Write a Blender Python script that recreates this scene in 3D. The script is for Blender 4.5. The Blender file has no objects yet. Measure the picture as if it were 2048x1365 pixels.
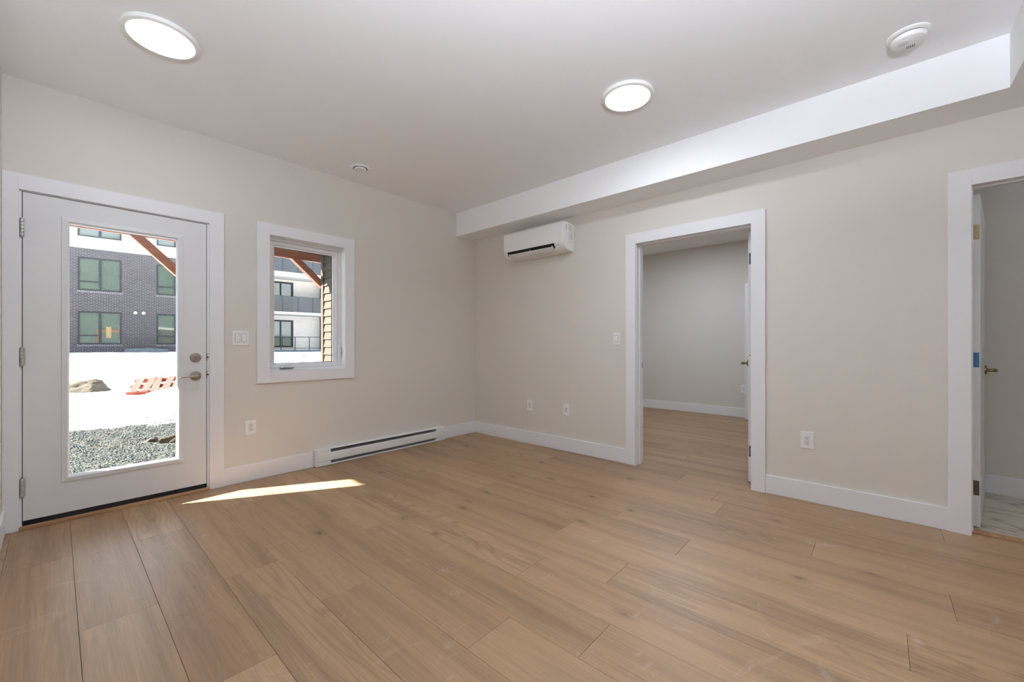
import bpy, bmesh, math, random
from mathutils import Vector, Matrix, noise
R = math.radians
PI = math.pi
SC = bpy.context.scene
COL = SC.collection

# ------------------------------------------------------------------ camera
FPX = 817.5                       # focal length in pixels of the 2048 wide frame
VIEW = R(41.842)                  # heading, measured from +x towards +y
CAM = Vector((-3.6126, -3.8806, 1.1257))
cd = bpy.data.cameras.new('camera')
cd.sensor_width = 36.0
cd.lens = FPX * 36.0 / 2048.0
cd.shift_y = 7.5 / 2048.0
cd.clip_start = 0.02
cd.clip_end = 400
cam = bpy.data.objects.new('camera', cd)
cam.location = CAM
cam.rotation_euler = (PI / 2, 0, VIEW - PI / 2)
COL.objects.link(cam)
SC.camera = cam

# ------------------------------------------------------------------ world, sun, exposure
SKY = 3.9
SUN = 57.0
LAMP = 46.0
LAMP_MID = 68.0
FILL_SOUTH = 12.0
FILL_UP = 1180.0
LED = (0.885, 0.967, 1.085, 1)
FILL_BED = 170.0
FILL_BATH = 12.0
w = bpy.data.worlds.new('sky')
SC.world = w
w.use_nodes = True
nt = w.node_tree
nt.nodes.clear()
o_ = nt.nodes.new('ShaderNodeOutputWorld')
bg = nt.nodes.new('ShaderNodeBackground')
tc = nt.nodes.new('ShaderNodeTexCoord')
sp = nt.nodes.new('ShaderNodeSeparateXYZ')
cr = nt.nodes.new('ShaderNodeValToRGB')
cr.color_ramp.elements[0].position = 0.0
cr.color_ramp.elements[0].color = (0.93, 0.96, 1.0, 1)
cr.color_ramp.elements[1].position = 0.7
cr.color_ramp.elements[1].color = (0.66, 0.80, 1.0, 1)
nt.links.new(tc.outputs['Generated'], sp.inputs[0])
nt.links.new(sp.outputs['Z'], cr.inputs[0])
nt.links.new(cr.outputs[0], bg.inputs['Color'])
bg.inputs['Strength'].default_value = SKY
nt.links.new(bg.outputs[0], o_.inputs[0])

sl = bpy.data.lights.new('sun', 'SUN')
sl.energy = SUN
sl.angle = R(0.6)
sl.color = (1.0, 0.95, 0.87)
sun = bpy.data.objects.new('sun', sl)
COL.objects.link(sun)
sun.location = (-30, 20, 25)
sun.rotation_euler = Vector((0.872, -0.490, -0.674)).to_track_quat('-Z', 'Y').to_euler()

SC.view_settings.view_transform = 'Standard'
SC.view_settings.look = 'None'
SC.view_settings.exposure = 0.06
SC.view_settings.gamma = 1.0
SC.view_settings.use_curve_mapping = False
SC.cycles.use_denoising = True
SC.cycles.max_bounces = 10
SC.cycles.diffuse_bounces = 8
SC.cycles.glossy_bounces = 4
SC.cycles.transparent_max_bounces = 12
SC.cycles.caustics_reflective = False
SC.cycles.caustics_refractive = False
SC.cycles.sample_clamp_indirect = 6.0

# ------------------------------------------------------------------ materials
def srgb(r, g, b):
    def f(c):
        c /= 255.0
        return c / 12.92 if c <= 0.04045 else ((c + 0.055) / 1.055) ** 2.4
    return (f(r), f(g), f(b), 1.0)


class NT:
    def __init__(s, name):
        s.m = bpy.data.materials.new(name)
        s.m.use_nodes = True
        s.t = s.m.node_tree
        s.t.nodes.clear()
        s.out = s.n('ShaderNodeOutputMaterial')

    def n(s, kind, **kw):
        nd = s.t.nodes.new(kind)
        for k, v in kw.items():
            setattr(nd, k, v)
        return nd

    def set(s, sock, v):
        if hasattr(v, 'default_value') or isinstance(v, bpy.types.NodeSocket):
            s.t.links.new(v, sock)
        else:
            sock.default_value = v

    def math(s, op, a, b=None, c=None):
        nd = s.n('ShaderNodeMath', operation=op)
        s.set(nd.inputs[0], a)
        if b is not None:
            s.set(nd.inputs[1], b)
        if c is not None:
            s.set(nd.inputs[2], c)
        return nd.outputs[0]

    def mapping(s, vec, scale=(1, 1, 1), loc=(0, 0, 0), rot=(0, 0, 0)):
        nd = s.n('ShaderNodeMapping')
        s.set(nd.inputs['Vector'], vec)
        nd.inputs['Scale'].default_value = scale
        nd.inputs['Location'].default_value = loc
        nd.inputs['Rotation'].default_value = rot
        return nd.outputs[0]

    def noise(s, vec, scale=5, detail=3, rough=0.5, dist=0.0):
        nd = s.n('ShaderNodeTexNoise')
        s.set(nd.inputs['Vector'], vec)
        nd.inputs['Scale'].default_value = scale
        nd.inputs['Detail'].default_value = detail
        nd.inputs['Roughness'].default_value = rough
        nd.inputs['Distortion'].default_value = dist
        return nd.outputs['Fac']

    def ramp(s, fac, stops):
        nd = s.n('ShaderNodeValToRGB')
        s.set(nd.inputs[0], fac)
        e = nd.color_ramp.elements
        while len(e) < len(stops):
            e.new(0.5)
        for el, (p, c) in zip(e, stops):
            el.position = p
            el.color = c if len(c) == 4 else (*c, 1)
        return nd.outputs[0]

    def mix(s, fac, a, b, mode='MIX'):
        nd = s.n('ShaderNodeMix', data_type='RGBA', blend_type=mode)
        s.set(nd.inputs['Factor'], fac)
        s.set(nd.inputs['A'], a)
        s.set(nd.inputs['B'], b)
        return nd.outputs['Result']

    def bump(s, h, strength=0.2, dist=0.01):
        nd = s.n('ShaderNodeBump')
        nd.inputs['Strength'].default_value = strength
        nd.inputs['Distance'].default_value = dist
        s.set(nd.inputs['Height'], h)
        return nd.outputs[0]

    def bsdf(s, color, rough=0.5, metal=0.0, normal=None, spec=0.5, coat=0.0):
        p = s.n('ShaderNodeBsdfPrincipled')
        s.set(p.inputs['Base Color'], color)
        s.set(p.inputs['Roughness'], rough)
        p.inputs['Metallic'].default_value = metal
        p.inputs['Specular IOR Level'].default_value = spec
        p.inputs['Coat Weight'].default_value = coat
        if normal is not None:
            s.t.links.new(normal, p.inputs['Normal'])
        s.t.links.new(p.outputs[0], s.out.inputs[0])
        return p

    def obj(s):
        return s.n('ShaderNodeTexCoord').outputs['Object']


def paint(name, col, rough=0.6, var=0.012, bump=0.04, scale=220, spec=0.35):
    s = NT(name)
    v = s.obj()
    f = s.noise(v, 3.0, 2)
    c = s.mix(f, [x * (1 - var) for x in col[:3]] + [1], [min(1, x * (1 + var)) for x in col[:3]] + [1])
    nb = s.bump(s.noise(v, scale, 2), bump, 0.002)
    s.bsdf(c, rough, 0, nb, spec)
    return s.m


def metal(name, col, rough=0.3, var=0.06):
    s = NT(name)
    f = s.noise(s.mapping(s.obj(), (60, 60, 60)), 6, 2)
    c = s.mix(f, [x * (1 - var) for x in col[:3]] + [1], col)
    s.bsdf(c, rough, 1.0)
    return s.m


def wood_floor():
    s = NT('oak_planks')
    at = s.n('ShaderNodeAttribute', attribute_name='plank').outputs['Color']
    sx = s.n('ShaderNodeSeparateColor')
    s.set(sx.inputs[0], at)
    r1, r2, r3 = sx.outputs[0], sx.outputs[1], sx.outputs[2]
    v = s.obj()
    off = s.n('ShaderNodeVectorMath', operation='MULTIPLY')
    s.set(off.inputs[0], at)
    off.inputs[1].default_value = (31.0, 57.0, 43.0)
    ad = s.n('ShaderNodeVectorMath', operation='ADD')
    s.set(ad.inputs[0], v)
    s.set(ad.inputs[1], off.outputs[0])
    p = ad.outputs[0]
    # broad figure: contour lines of a stretched noise make cathedral grain
    broad = s.noise(s.mapping(p, (4.2, 0.50, 1)), 1.0, 2, 0.5, 0.2)
    lines = s.math('SINE', s.math('MULTIPLY', broad, 150.0))
    lines = s.math('MULTIPLY_ADD', lines, 0.5, 0.5)
    fine = s.noise(s.mapping(p, (150, 3.2, 1)), 1.0, 3, 0.65)
    streak = s.noise(s.mapping(p, (8.5, 0.42, 1)), 1.0, 4, 0.62, 0.5)
    tone = s.mix(r1, srgb(152, 123, 93), srgb(168, 138, 106))
    dark = srgb(112, 88, 66)
    m1 = s.ramp(streak, [(0.46, (0, 0, 0)), (0.70, (1, 1, 1))])
    c = s.mix(s.math('MULTIPLY', m1, 0.75), tone, dark)
    warm = s.ramp(s.noise(s.mapping(p, (3, 0.4, 1), (5, 3, 0)), 1.0, 2), [(0.4, (0, 0, 0)), (0.7, (1, 1, 1))])
    c = s.mix(s.math('MULTIPLY', warm, 0.25), c, srgb(166, 128, 96))
    c = s.mix(s.math('MULTIPLY', s.math('POWER', lines, 5.0), s.math('MULTIPLY_ADD', s.math('POWER', r2, 3.0), 0.50, 0.05)), c, dark)
    f2 = s.ramp(fine, [(0.35, (0.88, 0.88, 0.88)), (0.65, (1.05, 1.05, 1.05))])
    c = s.mix(1.0, c, f2, 'MULTIPLY')
    # knots
    vo = s.n('ShaderNodeTexVoronoi', feature='F1')
    s.set(vo.inputs['Vector'], s.mapping(p, (4.0, 2.3, 1)))
    vo.inputs['Scale'].default_value = 1.0
    kd = s.math('ADD', vo.outputs['Distance'], s.math('MULTIPLY', s.noise(s.mapping(p, (60, 22, 1)), 1, 2), 0.05))
    k1 = s.ramp(kd, [(0.055, (1, 1, 1)), (0.10, (0.30, 0.30, 0.30)), (0.20, (0, 0, 0))])
    vs = s.n('ShaderNodeSeparateColor')
    s.set(vs.inputs[0], vo.outputs['Color'])
    keep = s.math('GREATER_THAN', vs.outputs[0], 0.12)
    c = s.mix(s.math('MULTIPLY', s.math('MULTIPLY', k1, keep), 0.85), c, srgb(74, 54, 40))
    # cracks along the grain
    ck = s.noise(s.mapping(p, (34, 1.3, 1), (3, 9, 0)), 1.0, 2, 0.5, 0.5)
    ck = s.ramp(ck, [(0.735, (0, 0, 0)), (0.77, (1, 1, 1))])
    c = s.mix(s.math('MULTIPLY', ck, 0.5), c, srgb(92, 64, 46))
    # dried mop and boot smears on top of the boards
    sm = s.noise(s.mapping(v, (2.2, 3.2, 1)), 2.0, 4, 0.7, 1.6)
    sm = s.ramp(sm, [(0.60, (0, 0, 0)), (0.74, (1, 1, 1))])
    c = s.mix(s.math('MULTIPLY', sm, 0.20), c, srgb(214, 200, 186))
    rg = s.math('MULTIPLY_ADD', sm, 0.12, 0.42)
    h = s.math('ADD', s.math('MULTIPLY', s.math('POWER', lines, 5.0), -0.5), s.math('MULTIPLY', fine, 0.6))
    s.bsdf(c, rg, 0, s.bump(h, 0.25, 0.0012), 0.42)
    return s.m


def thin_glass(name, tint=(1, 1, 1, 1), refl=0.08):
    s = NT(name)
    t = s.n('ShaderNodeBsdfTransparent')
    t.inputs[0].default_value = tint
    g = s.n('ShaderNodeBsdfGlossy')
    g.inputs['Roughness'].default_value = 0.01
    lw = s.n('ShaderNodeLayerWeight')
    lw.inputs['Blend'].default_value = 0.5
    mx = s.n('ShaderNodeMixShader')
    s.set(mx.inputs[0], s.math('MULTIPLY_ADD', s.math('POWER', lw.outputs['Facing'], 5.0), 0.6, refl))
    s.t.links.new(t.outputs[0], mx.inputs[1])
    s.t.links.new(g.outputs[0], mx.inputs[2])
    s.t.links.new(mx.outputs[0], s.out.inputs[0])
    return s.m


def brick_mat(name, c1, c2, mortar, bw=0.21, bh=0.073, ms=0.011):
    s = NT(name)
    v = s.obj()
    se = s.n('ShaderNodeSeparateXYZ')
    s.set(se.inputs[0], v)
    cb = s.n('ShaderNodeCombineXYZ')
    s.set(cb.inputs[0], s.math('ADD', se.outputs[0], se.outputs[1]))
    s.set(cb.inputs[1], se.outputs[2])
    b = s.n('ShaderNodeTexBrick')
    s.set(b.inputs['Vector'], cb.outputs[0])
    b.inputs['Color1'].default_value = c1
    b.inputs['Color2'].default_value = c2
    b.inputs['Mortar'].default_value = mortar
    b.inputs['Scale'].default_value = 1.0
    b.inputs['Mortar Size'].default_value = ms
    b.inputs['Brick Width'].default_value = bw
    b.inputs['Row Height'].default_value = bh
    b.inputs['Mortar Smooth'].default_value = 0.3
    n2 = s.noise(s.mapping(v, (1, 1, 1)), 2.5, 3)
    c = s.mix(s.math('MULTIPLY', n2, 0.25), b.outputs['Color'], c2)
    s.bsdf(c, 0.85, 0, s.bump(s.math('SUBTRACT', 1.0, b.outputs['Fac']), 0.5, 0.008), 0.2)
    return s.m


def timber(name, c1, c2, axis=0):
    s = NT(name)
    sc_ = [40, 40, 40]
    sc_[axis] = 2.0
    f = s.noise(s.mapping(s.obj(), tuple(sc_)), 1.0, 4, 0.6, 0.3)
    s.bsdf(s.mix(s.ramp(f, [(0.35, (0, 0, 0)), (0.65, (1, 1, 1))]), c1, c2), 0.7, 0, s.bump(f, 0.2, 0.003), 0.2)
    return s.m


def ground_mat():
    s = NT('snow_and_gravel')
    v = s.obj()
    se = s.n('ShaderNodeSeparateXYZ')
    s.set(se.inputs[0], v)
    edge = s.math('ADD', se.outputs[1], s.math('MULTIPLY', s.math('SUBTRACT', s.noise(s.mapping(v, (1.0, 1.6, 1)), 2.0, 4, 0.65), 0.5), 1.6))
    edge = s.math('MULTIPLY_ADD', se.outputs[0], 0.10, edge)
    isn = s.ramp(s.math('MULTIPLY', edge, 0.1), [(0.405, (0, 0, 0)), (0.415, (1, 1, 1))])
    vo = s.n('ShaderNodeTexVoronoi', feature='F1')
    s.set(vo.inputs['Vector'], v)
    vo.inputs['Scale'].default_value = 42
    gc = s.ramp(vo.outputs['Color'], [(0.15, srgb(36, 41, 41)), (0.5, srgb(54, 59, 58)), (0.85, srgb(78, 75, 68))])
    dirt = s.ramp(s.noise(s.mapping(v, (1, 2, 1)), 1.7, 3), [(0.5, (0, 0, 0)), (0.7, (1, 1, 1))])
    gc = s.mix(s.math('MULTIPLY', dirt, 0.6), gc, srgb(66, 58, 50))
    snow = s.mix(s.noise(v, 1.5, 4), (0.84, 0.86, 0.90, 1), (0.92, 0.93, 0.95, 1))
    sp_ = s.ramp(s.noise(s.mapping(v, (1.2, 3.0, 1)), 4.0, 5, 0.7), [(0.70, (0, 0, 0)), (0.725, (1, 1, 1))])
    snow = s.mix(s.math('MULTIPLY', sp_, 0.7), snow, srgb(140, 130, 120))
    c = s.mix(isn, gc, snow)
    h = s.mix(isn, vo.outputs['Distance'], s.noise(v, 3, 3))
    s.bsdf(c, 0.9, 0, s.bump(h, 0.5, 0.02), 0.1)
    return s.m


def marble():
    s = NT('marble_tile')
    v = s.mapping(s.obj(), (1, 1, 1), (0, 0, 0), (0, 0, R(12)))
    n1 = s.noise(s.mapping(v, (3.4, 0.55, 1)), 2.0, 4, 0.55, 0.5)
    vein = s.ramp(s.math('ABSOLUTE', s.math('SUBTRACT', n1, 0.5)), [(0.0, (1, 1, 1)), (0.030, (0, 0, 0))])
    n2 = s.noise(s.mapping(v, (2.0, 0.6, 1)), 2.0, 4, 0.6)
    c = s.mix(n2, srgb(216, 206, 190), srgb(188, 178, 162))
    c = s.mix(s.math('MULTIPLY', vein, 0.75), c, srgb(98, 92, 86))
    s.bsdf(c, 0.25)
    return s.m


def stone_mat(name, a, b_):
    s = NT(name)
    v = s.obj()
    f = s.noise(v, 6, 5, 0.7, 0.6)
    c = s.mix(s.ramp(f, [(0.3, (0, 0, 0)), (0.7, (1, 1, 1))]), a, b_)
    s.bsdf(c, 0.9, 0, s.bump(s.noise(v, 18, 4, 0.7), 0.6, 0.02), 0.2)
    return s.m


def emit(name, col, strength):
    s = NT(name)
    e = s.n('ShaderNodeEmission')
    e.inputs[0].default_value = col
    e.inputs[1].default_value = strength
    s.t.links.new(e.outputs[0], s.out.inputs[0])
    return s.m


def facade_glass():
    s = NT('facade_glass')
    v = s.obj()
    f = s.noise(s.mapping(v, (1, 1, 1)), 1.4, 3)
    c = s.mix(f, srgb(40, 52, 50), srgb(62, 72, 62))
    nb = s.bump(s.noise(v, 0.9, 0), 0.08, 0.05)
    s.bsdf(c, 0.04, 0.0, nb, 1.0, 1.0)
    return s.m


WALL = paint('beige_wall_paint', srgb(218, 214, 207))
CEIL = paint('white_ceiling_paint', srgb(243, 244, 246), 0.75)
TRIM = paint('white_trim_paint', srgb(234, 235, 239), 0.38, 0.008, 0.02)
SLAB = paint('white_door_paint', srgb(226, 227, 229), 0.42, 0.008, 0.02)
VINYL = paint('white_vinyl', srgb(236, 237, 238), 0.35, 0.006, 0.01)
PLASTIC = paint('white_plastic', srgb(238, 238, 237), 0.35, 0.006, 0.01)
PLASTIC_SHADE = paint('off_white_plastic', srgb(222, 223, 224), 0.4, 0.006, 0.01)
HEATER = paint('white_enamel', srgb(232, 233, 232), 0.35, 0.006, 0.01)
BLACK = paint('black_rubber', srgb(14, 14, 16), 0.7, 0.1)
DARK = paint('dark_slot', srgb(38, 38, 40), 0.6, 0.1)
GAP = paint('dark_weatherstrip', srgb(40, 38, 36), 0.8, 0.1)
NICKEL = metal('satin_nickel', srgb(176, 168, 156), 0.32)
STEEL = metal('steel_hinge', srgb(206, 206, 203), 0.42)
GREYPL = paint('grey_hinge_plate', srgb(112, 114, 118), 0.45, 0.05)
BRASS = metal('antique_brass', srgb(132, 116, 84), 0.48)
BLUE = paint('blue_protective_film', srgb(48, 96, 138), 0.4, 0.1)
BROWN = paint('dark_bronze', srgb(72, 56, 42), 0.5, 0.1)
OAK = wood_floor()
SUBFLOOR = paint('subfloor', srgb(60, 45, 34), 0.9)
OAKTRIM = timber('oak_threshold', srgb(150, 112, 80), srgb(184, 146, 110), 0)
GLASS = thin_glass('window_glass', (0.97, 0.985, 0.98, 1), 0.03)
BALGLASS = thin_glass('balcony_glass', (0.24, 0.29, 0.34, 1), 0.08)
CEDAR = timber('orange_stained_timber', srgb(132, 78, 56), srgb(164, 104, 78), 0)
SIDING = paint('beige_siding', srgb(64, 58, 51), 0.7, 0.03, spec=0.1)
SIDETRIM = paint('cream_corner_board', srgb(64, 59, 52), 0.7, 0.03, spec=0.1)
DBRICK = brick_mat('dark_brick', srgb(34, 32, 34), srgb(52, 46, 48), srgb(104, 101, 104))
WBRICK = brick_mat('white_brick', srgb(190, 184, 176), srgb(176, 168, 160), srgb(178, 174, 168))
WPANEL = paint('white_cladding', srgb(158, 156, 153), 0.7, 0.02)
FRAMEM = paint('charcoal_window_frame', srgb(38, 40, 44), 0.6, 0.05, spec=0.2)
FGLASS = facade_glass()
PAPER = paint('buff_paper', srgb(132, 108, 74), 0.8, 0.03)
CONC = stone_mat('grey_concrete', srgb(70, 76, 80), srgb(92, 98, 100))
GROUND = ground_mat()
ROCK = stone_mat('tan_rock', srgb(44, 38, 32), srgb(84, 76, 64))
DSTONE = stone_mat('dark_stone', srgb(36, 33, 30), srgb(62, 57, 52))
PWOOD = timber('weathered_pallet_wood', srgb(66, 49, 42), srgb(92, 72, 62), 1)
PORANGE = timber('orange_pallet_wood', srgb(98, 34, 22), srgb(120, 52, 36), 0)
SNOW = paint('snow', (0.88, 0.9, 0.93, 1), 0.9, 0.02, 0.2, 30)
TILE = marble()
HILL = stone_mat('forest_hill', srgb(58, 66, 60), srgb(88, 94, 88))
INKGREY = paint('grey_print', srgb(110, 112, 116), 0.6)
STICKER = paint('pale_sticker', srgb(226, 227, 228), 0.5)

# ------------------------------------------------------------------ mesh building
class MB:
    """collects shapes for ONE mesh object, in world coordinates unless built with local=True"""
    def __init__(s):
        s.bm = bmesh.new()
        s.mi = 0

    def face(s, pts, mi=None):
        vs = [s.bm.verts.new(p) for p in pts]
        f = s.bm.faces.new(vs)
        f.material_index = s.mi if mi is None else mi
        return f

    def box(s, x0, x1, y0, y1, z0, z1, M=None):
        x0, x1 = min(x0, x1), max(x0, x1)
        y0, y1 = min(y0, y1), max(y0, y1)
        z0, z1 = min(z0, z1), max(z0, z1)
        c = [Vector((x, y, z)) for z in (z0, z1) for x, y in ((x0, y0), (x1, y0), (x1, y1), (x0, y1))]
        if M is not None:
            c = [M @ p for p in c]
        v = [s.bm.verts.new(p) for p in c]
        for q in ((0, 3, 2, 1), (4, 5, 6, 7), (0, 1, 5, 4), (1, 2, 6, 5), (2, 3, 7, 6), (3, 0, 4, 7)):
            f = s.bm.faces.new([v[i] for i in q])
            f.material_index = s.mi
        return s

    def frame(s, x0, x1, z0, z1, ix0, ix1, iz0, iz1, y0, y1):
        """a rectangular ring in the xz plane, mitred, with real depth y0..y1"""
        o = [(x0, z0), (x1, z0), (x1, z1), (x0, z1)]
        i = [(ix0, iz0), (ix1, iz0), (ix1, iz1), (ix0, iz1)]
        vo = {}
        for nm, ring in (('o', o), ('i', i)):
            for k, (x, z) in enumerate(ring):
                for yy, y in ((0, y0), (1, y1)):
                    vo[nm, k, yy] = s.bm.verts.new((x, y, z))
        for k in range(4):
            j = (k + 1) % 4
            for q in (((('o', k, 0), ('o', j, 0), ('i', j, 0), ('i', k, 0))),
                      ((('o', j, 1), ('o', k, 1), ('i', k, 1), ('i', j, 1))),
                      ((('o', j, 0), ('o', k, 0), ('o', k, 1), ('o', j, 1))),
                      ((('i', k, 0), ('i', j, 0), ('i', j, 1), ('i', k, 1)))):
                f = s.bm.faces.new([vo[a] for a in q])
                f.material_index = s.mi
        return s

    def lathe(s, prof, centre=(0, 0, 0), axis='z', seg=32, closed=False):
        """prof: list of (radius, height along the axis)"""
        cx, cy, cz = centre
        rings = []
        for r, h in prof:
            ring = []
            for k in range(seg):
                a = 2 * PI * k / seg
                u, v = r * math.cos(a), r * math.sin(a)
                if axis == 'z':
                    p = (cx + u, cy + v, cz + h)
                elif axis == 'y':
                    p = (cx + v, cy + h, cz + u)
                else:
                    p = (cx + h, cy + u, cz + v)
                ring.append(s.bm.verts.new(p))
            rings.append(ring)
        for a, b in zip(rings[:-1], rings[1:]):
            for k in range(seg):
                j = (k + 1) % seg
                f = s.bm.faces.new([a[k], a[j], b[j], b[k]])
                f.material_index = s.mi
        for ring, rev in ((rings[0], True), (rings[-1], False)):
            f = s.bm.faces.new(list(reversed(ring)) if rev else ring)
            f.material_index = s.mi
        return s

    def prism(s, poly, a0, a1, axis='x'):
        """poly: 2-D outline; extruded from a0 to a1 along axis (x: (y,z), y: (x,z), z: (x,y))"""
        def P(u, v, a):
            return (a, u, v) if axis == 'x' else ((u, a, v) if axis == 'y' else (u, v, a))
        A = [s.bm.verts.new(P(u, v, a0)) for u, v in poly]
        B = [s.bm.verts.new(P(u, v, a1)) for u, v in poly]
        n = len(poly)
        for k in range(n):
            j = (k + 1) % n
            s.bm.faces.new([A[k], A[j], B[j], B[k]]).material_index = s.mi
        s.bm.faces.new(list(reversed(A))).material_index = s.mi
        s.bm.faces.new(B).material_index = s.mi
        return s

    def tube(s, pts, r, seg=12):
        pts = [Vector(p) for p in pts]
        rs = r if isinstance(r, (list, tuple)) else [r] * len(pts)
        rings = []
        up = Vector((0, 0, 1))
        for i, p in enumerate(pts):
            d = (pts[min(i + 1, len(pts) - 1)] - pts[max(i - 1, 0)]).normalized()
            u = d.cross(up)
            if u.length < 0.1:
                u = d.cross(Vector((1, 0, 0)))
            u.normalize()
            v = u.cross(d)
            rings.append([s.bm.verts.new(p + (u * math.cos(2 * PI * k / seg) + v * math.sin(2 * PI * k / seg)) * rs[i]) for k in range(seg)])
        for a, b in zip(rings[:-1], rings[1:]):
            for k in range(seg):
                j = (k + 1) % seg
                s.bm.faces.new([a[k], a[j], b[j], b[k]]).material_index = s.mi
        s.bm.faces.new(list(reversed(rings[0]))).material_index = s.mi
        s.bm.faces.new(rings[-1]).material_index = s.mi
        return s

    def build(s, name, mat, parent=None, local=False, bevel=0.0, smooth=False, segs=2):
        bmesh.ops.recalc_face_normals(s.bm, faces=s.bm.faces)
        if parent is not None and not local:
            s.bm.transform(world_of(parent).inverted())
        me = bpy.data.meshes.new(name)
        s.bm.to_mesh(me)
        s.bm.free()
        for m in (mat if isinstance(mat, (list, tuple)) else [mat]):
            me.materials.append(m)
        if smooth:
            for p in me.polygons:
                p.use_smooth = True
            me.set_sharp_from_angle(angle=R(38))
        o = bpy.data.objects.new(name, me)
        COL.objects.link(o)
        if parent is not None:
            o.parent = parent
        if bevel > 0:
            b = o.modifiers.new('edge', 'BEVEL')
            b.width = bevel
            b.segments = segs
            b.limit_method = 'ANGLE'
            b.angle_limit = R(40)
            b.harden_normals = False
        return o


def world_of(o):
    M = Matrix.LocRotScale(o.location, o.rotation_euler, o.scale)
    return world_of(o.parent) @ M if o.parent else M


def tag(o, label, cat, kind=None, group=None):
    o['label'] = label
    o['category'] = cat
    if kind:
        o['kind'] = kind
    if group:
        o['group'] = group
    return o


def empty(name, loc, rotz=0.0):
    o = bpy.data.objects.new(name, None)
    o.empty_display_size = 0.1
    o.location = loc
    o.rotation_euler = (0, 0, rotz)
    COL.objects.link(o)
    return o


def copy_tree(o, parent=None):
    c = o.copy()
    COL.objects.link(c)
    c.parent = parent
    for ch in list(o.children):
        copy_tree(ch, c)
    return c


CZ = 2.743            # ceiling height
WX = -3.826           # west wall
SY = -7.0             # south wall
T = 0.137             # partition thickness

# ------------------------------------------------------------------ floor
def build_floor():
    rnd = random.Random(7)
    W = 0.2385
    joints = {0: [-1.55], 1: [-0.72, -2.25], 2: [-1.548], 3: [-2.065], 4: [-2.748], 5: [-3.077], 6: [-2.568], 7: [-2.924],
              8: [-3.964], 9: [-3.073], 10: [-4.12], 11: [-3.616], 12: [-3.073]}
    L = 1.524
    bm = bmesh.new()
    lay = bm.loops.layers.float_color.new('plank')
    x = -3.552 - 2 * W
    k = -2
    while x < 3.6:
        x0, x1 = max(x, WX - 0.01), min(x + W, 3.52)
        j = joints.get(k, [rnd.uniform(-3, -1)])
        ys = list(j)
        y = j[0]
        while y < 0.1:
            y += L
            ys.append(y)
        y = j[-1]
        while y > SY:
            y -= L
            ys.append(y)
        ys = sorted(set(round(q, 4) for q in ys))
        if x1 - x0 > 0.01:
            for a, b in zip(ys[:-1], ys[1:]):
                y0, y1 = max(a, SY), min(b, 0.0)
                if x0 > 0.06 and y1 < -4.1:
                    continue
                if x0 > 0.06 and y0 < -4.05:
                    y0 = -4.05
                if y1 - y0 < 0.01:
                    continue
                col = (rnd.random(), rnd.random(), rnd.random(), 1)
                g, h, ch = 0.0005, 0.006, 0.0009
                X0, X1, Y0, Y1 = x0 + g, x1 - g, y0 + g, y1 - g
                top = [bm.verts.new(p) for p in ((X0 + ch, Y0 + ch, 0), (X1 - ch, Y0 + ch, 0), (X1 - ch, Y1 - ch, 0), (X0 + ch, Y1 - ch, 0))]
                mid = [bm.verts.new(p) for p in ((X0, Y0, -ch), (X1, Y0, -ch), (X1, Y1, -ch), (X0, Y1, -ch))]
                bot = [bm.verts.new(p) for p in ((X0, Y0, -h), (X1, Y0, -h), (X1, Y1, -h), (X0, Y1, -h))]
                fs = [bm.faces.new(top)]
                for r0, r1 in ((mid, top), (bot, mid)):
                    for q in range(4):
                        n = (q + 1) % 4
                        fs.append(bm.faces.new([r0[q], r0[n], r1[n], r1[q]]))
                for f in fs:
                    for l in f.loops:
                        l[lay] = col
        x += W
        k += 1
    mb = MB()
    mb.bm.free()
    mb.bm = bm
    mb.mi = 1
    mb.box(WX - 0.1, 3.55, SY - 0.1, 0.0, -0.2, -0.006)
    return mb.build('floor', [OAK, SUBFLOOR])


tag(build_floor(), 'light oak plank floor running through the room into the bedroom', 'floor', 'structure')

# ------------------------------------------------------------------ walls
D1 = (-3.765, -2.812, 2.066)         # outside door opening x0 x1 top
W1 = (-2.404, -1.719, 0.883, 2.079)  # window opening
D2 = (-3.158, -2.187, 2.086)         # bedroom door opening y0 y1 top
D3 = (-5.20, -4.280, 2.086)          # bathroom door opening
NY = 0.2

m = MB()
m.box(WX - 0.14, D1[0], 0, NY, -0.2, 3.0)
m.box(D1[0], D1[1], 0, NY, D1[2], 3.0)
m.box(D1[0], D1[1], 0, NY, -0.2, -0.001)
m.box(D1[1], W1[0], 0, NY, -0.2, 3.0)
m.box(W1[0], W1[1], 0, NY, -0.2, W1[2])
m.box(W1[0], W1[1], 0, NY, W1[3], 3.0)
m.box(W1[1], 3.66, 0, NY, -0.2, 3.0)
tag(m.build('wall_north', WALL), 'beige wall with the glazed outside door and the window', 'wall', 'structure')

m = MB()
m.box(0, T, D2[1], 0, 0, CZ)
m.box(0, T, D2[0], D2[1], D2[2], CZ)
m.box(0, T, D3[1], D2[0], 0, CZ)
m.box(0, T, D3[0], D3[1], D3[2], CZ)
m.box(0, T, SY, D3[0], 0, CZ)
tag(m.build('wall_east', WALL), 'beige wall with the bedroom and bathroom doorways', 'wall', 'structure')
tag(MB().box(WX - 0.14, WX, SY, 0, 0, CZ).build('wall_west', WALL), 'beige end wall beside the outside door', 'wall', 'structure')
tag(MB().box(WX - 0.14, 0, SY - 0.14, SY, 0, CZ).build('wall_south', WALL), 'beige wall at the back of the room', 'wall', 'structure')
tag(MB().box(3.50, 3.64, -4.2, 0, 0, CZ).build('wall_bedroom_far', WALL), 'far beige wall of the bedroom behind the doorway', 'wall', 'structure')
tag(MB().box(T, 3.50, -4.16, -4.05, 0, CZ).build('wall_bedroom_side', WALL), 'beige wall between bedroom and bathroom', 'wall', 'structure')
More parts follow.
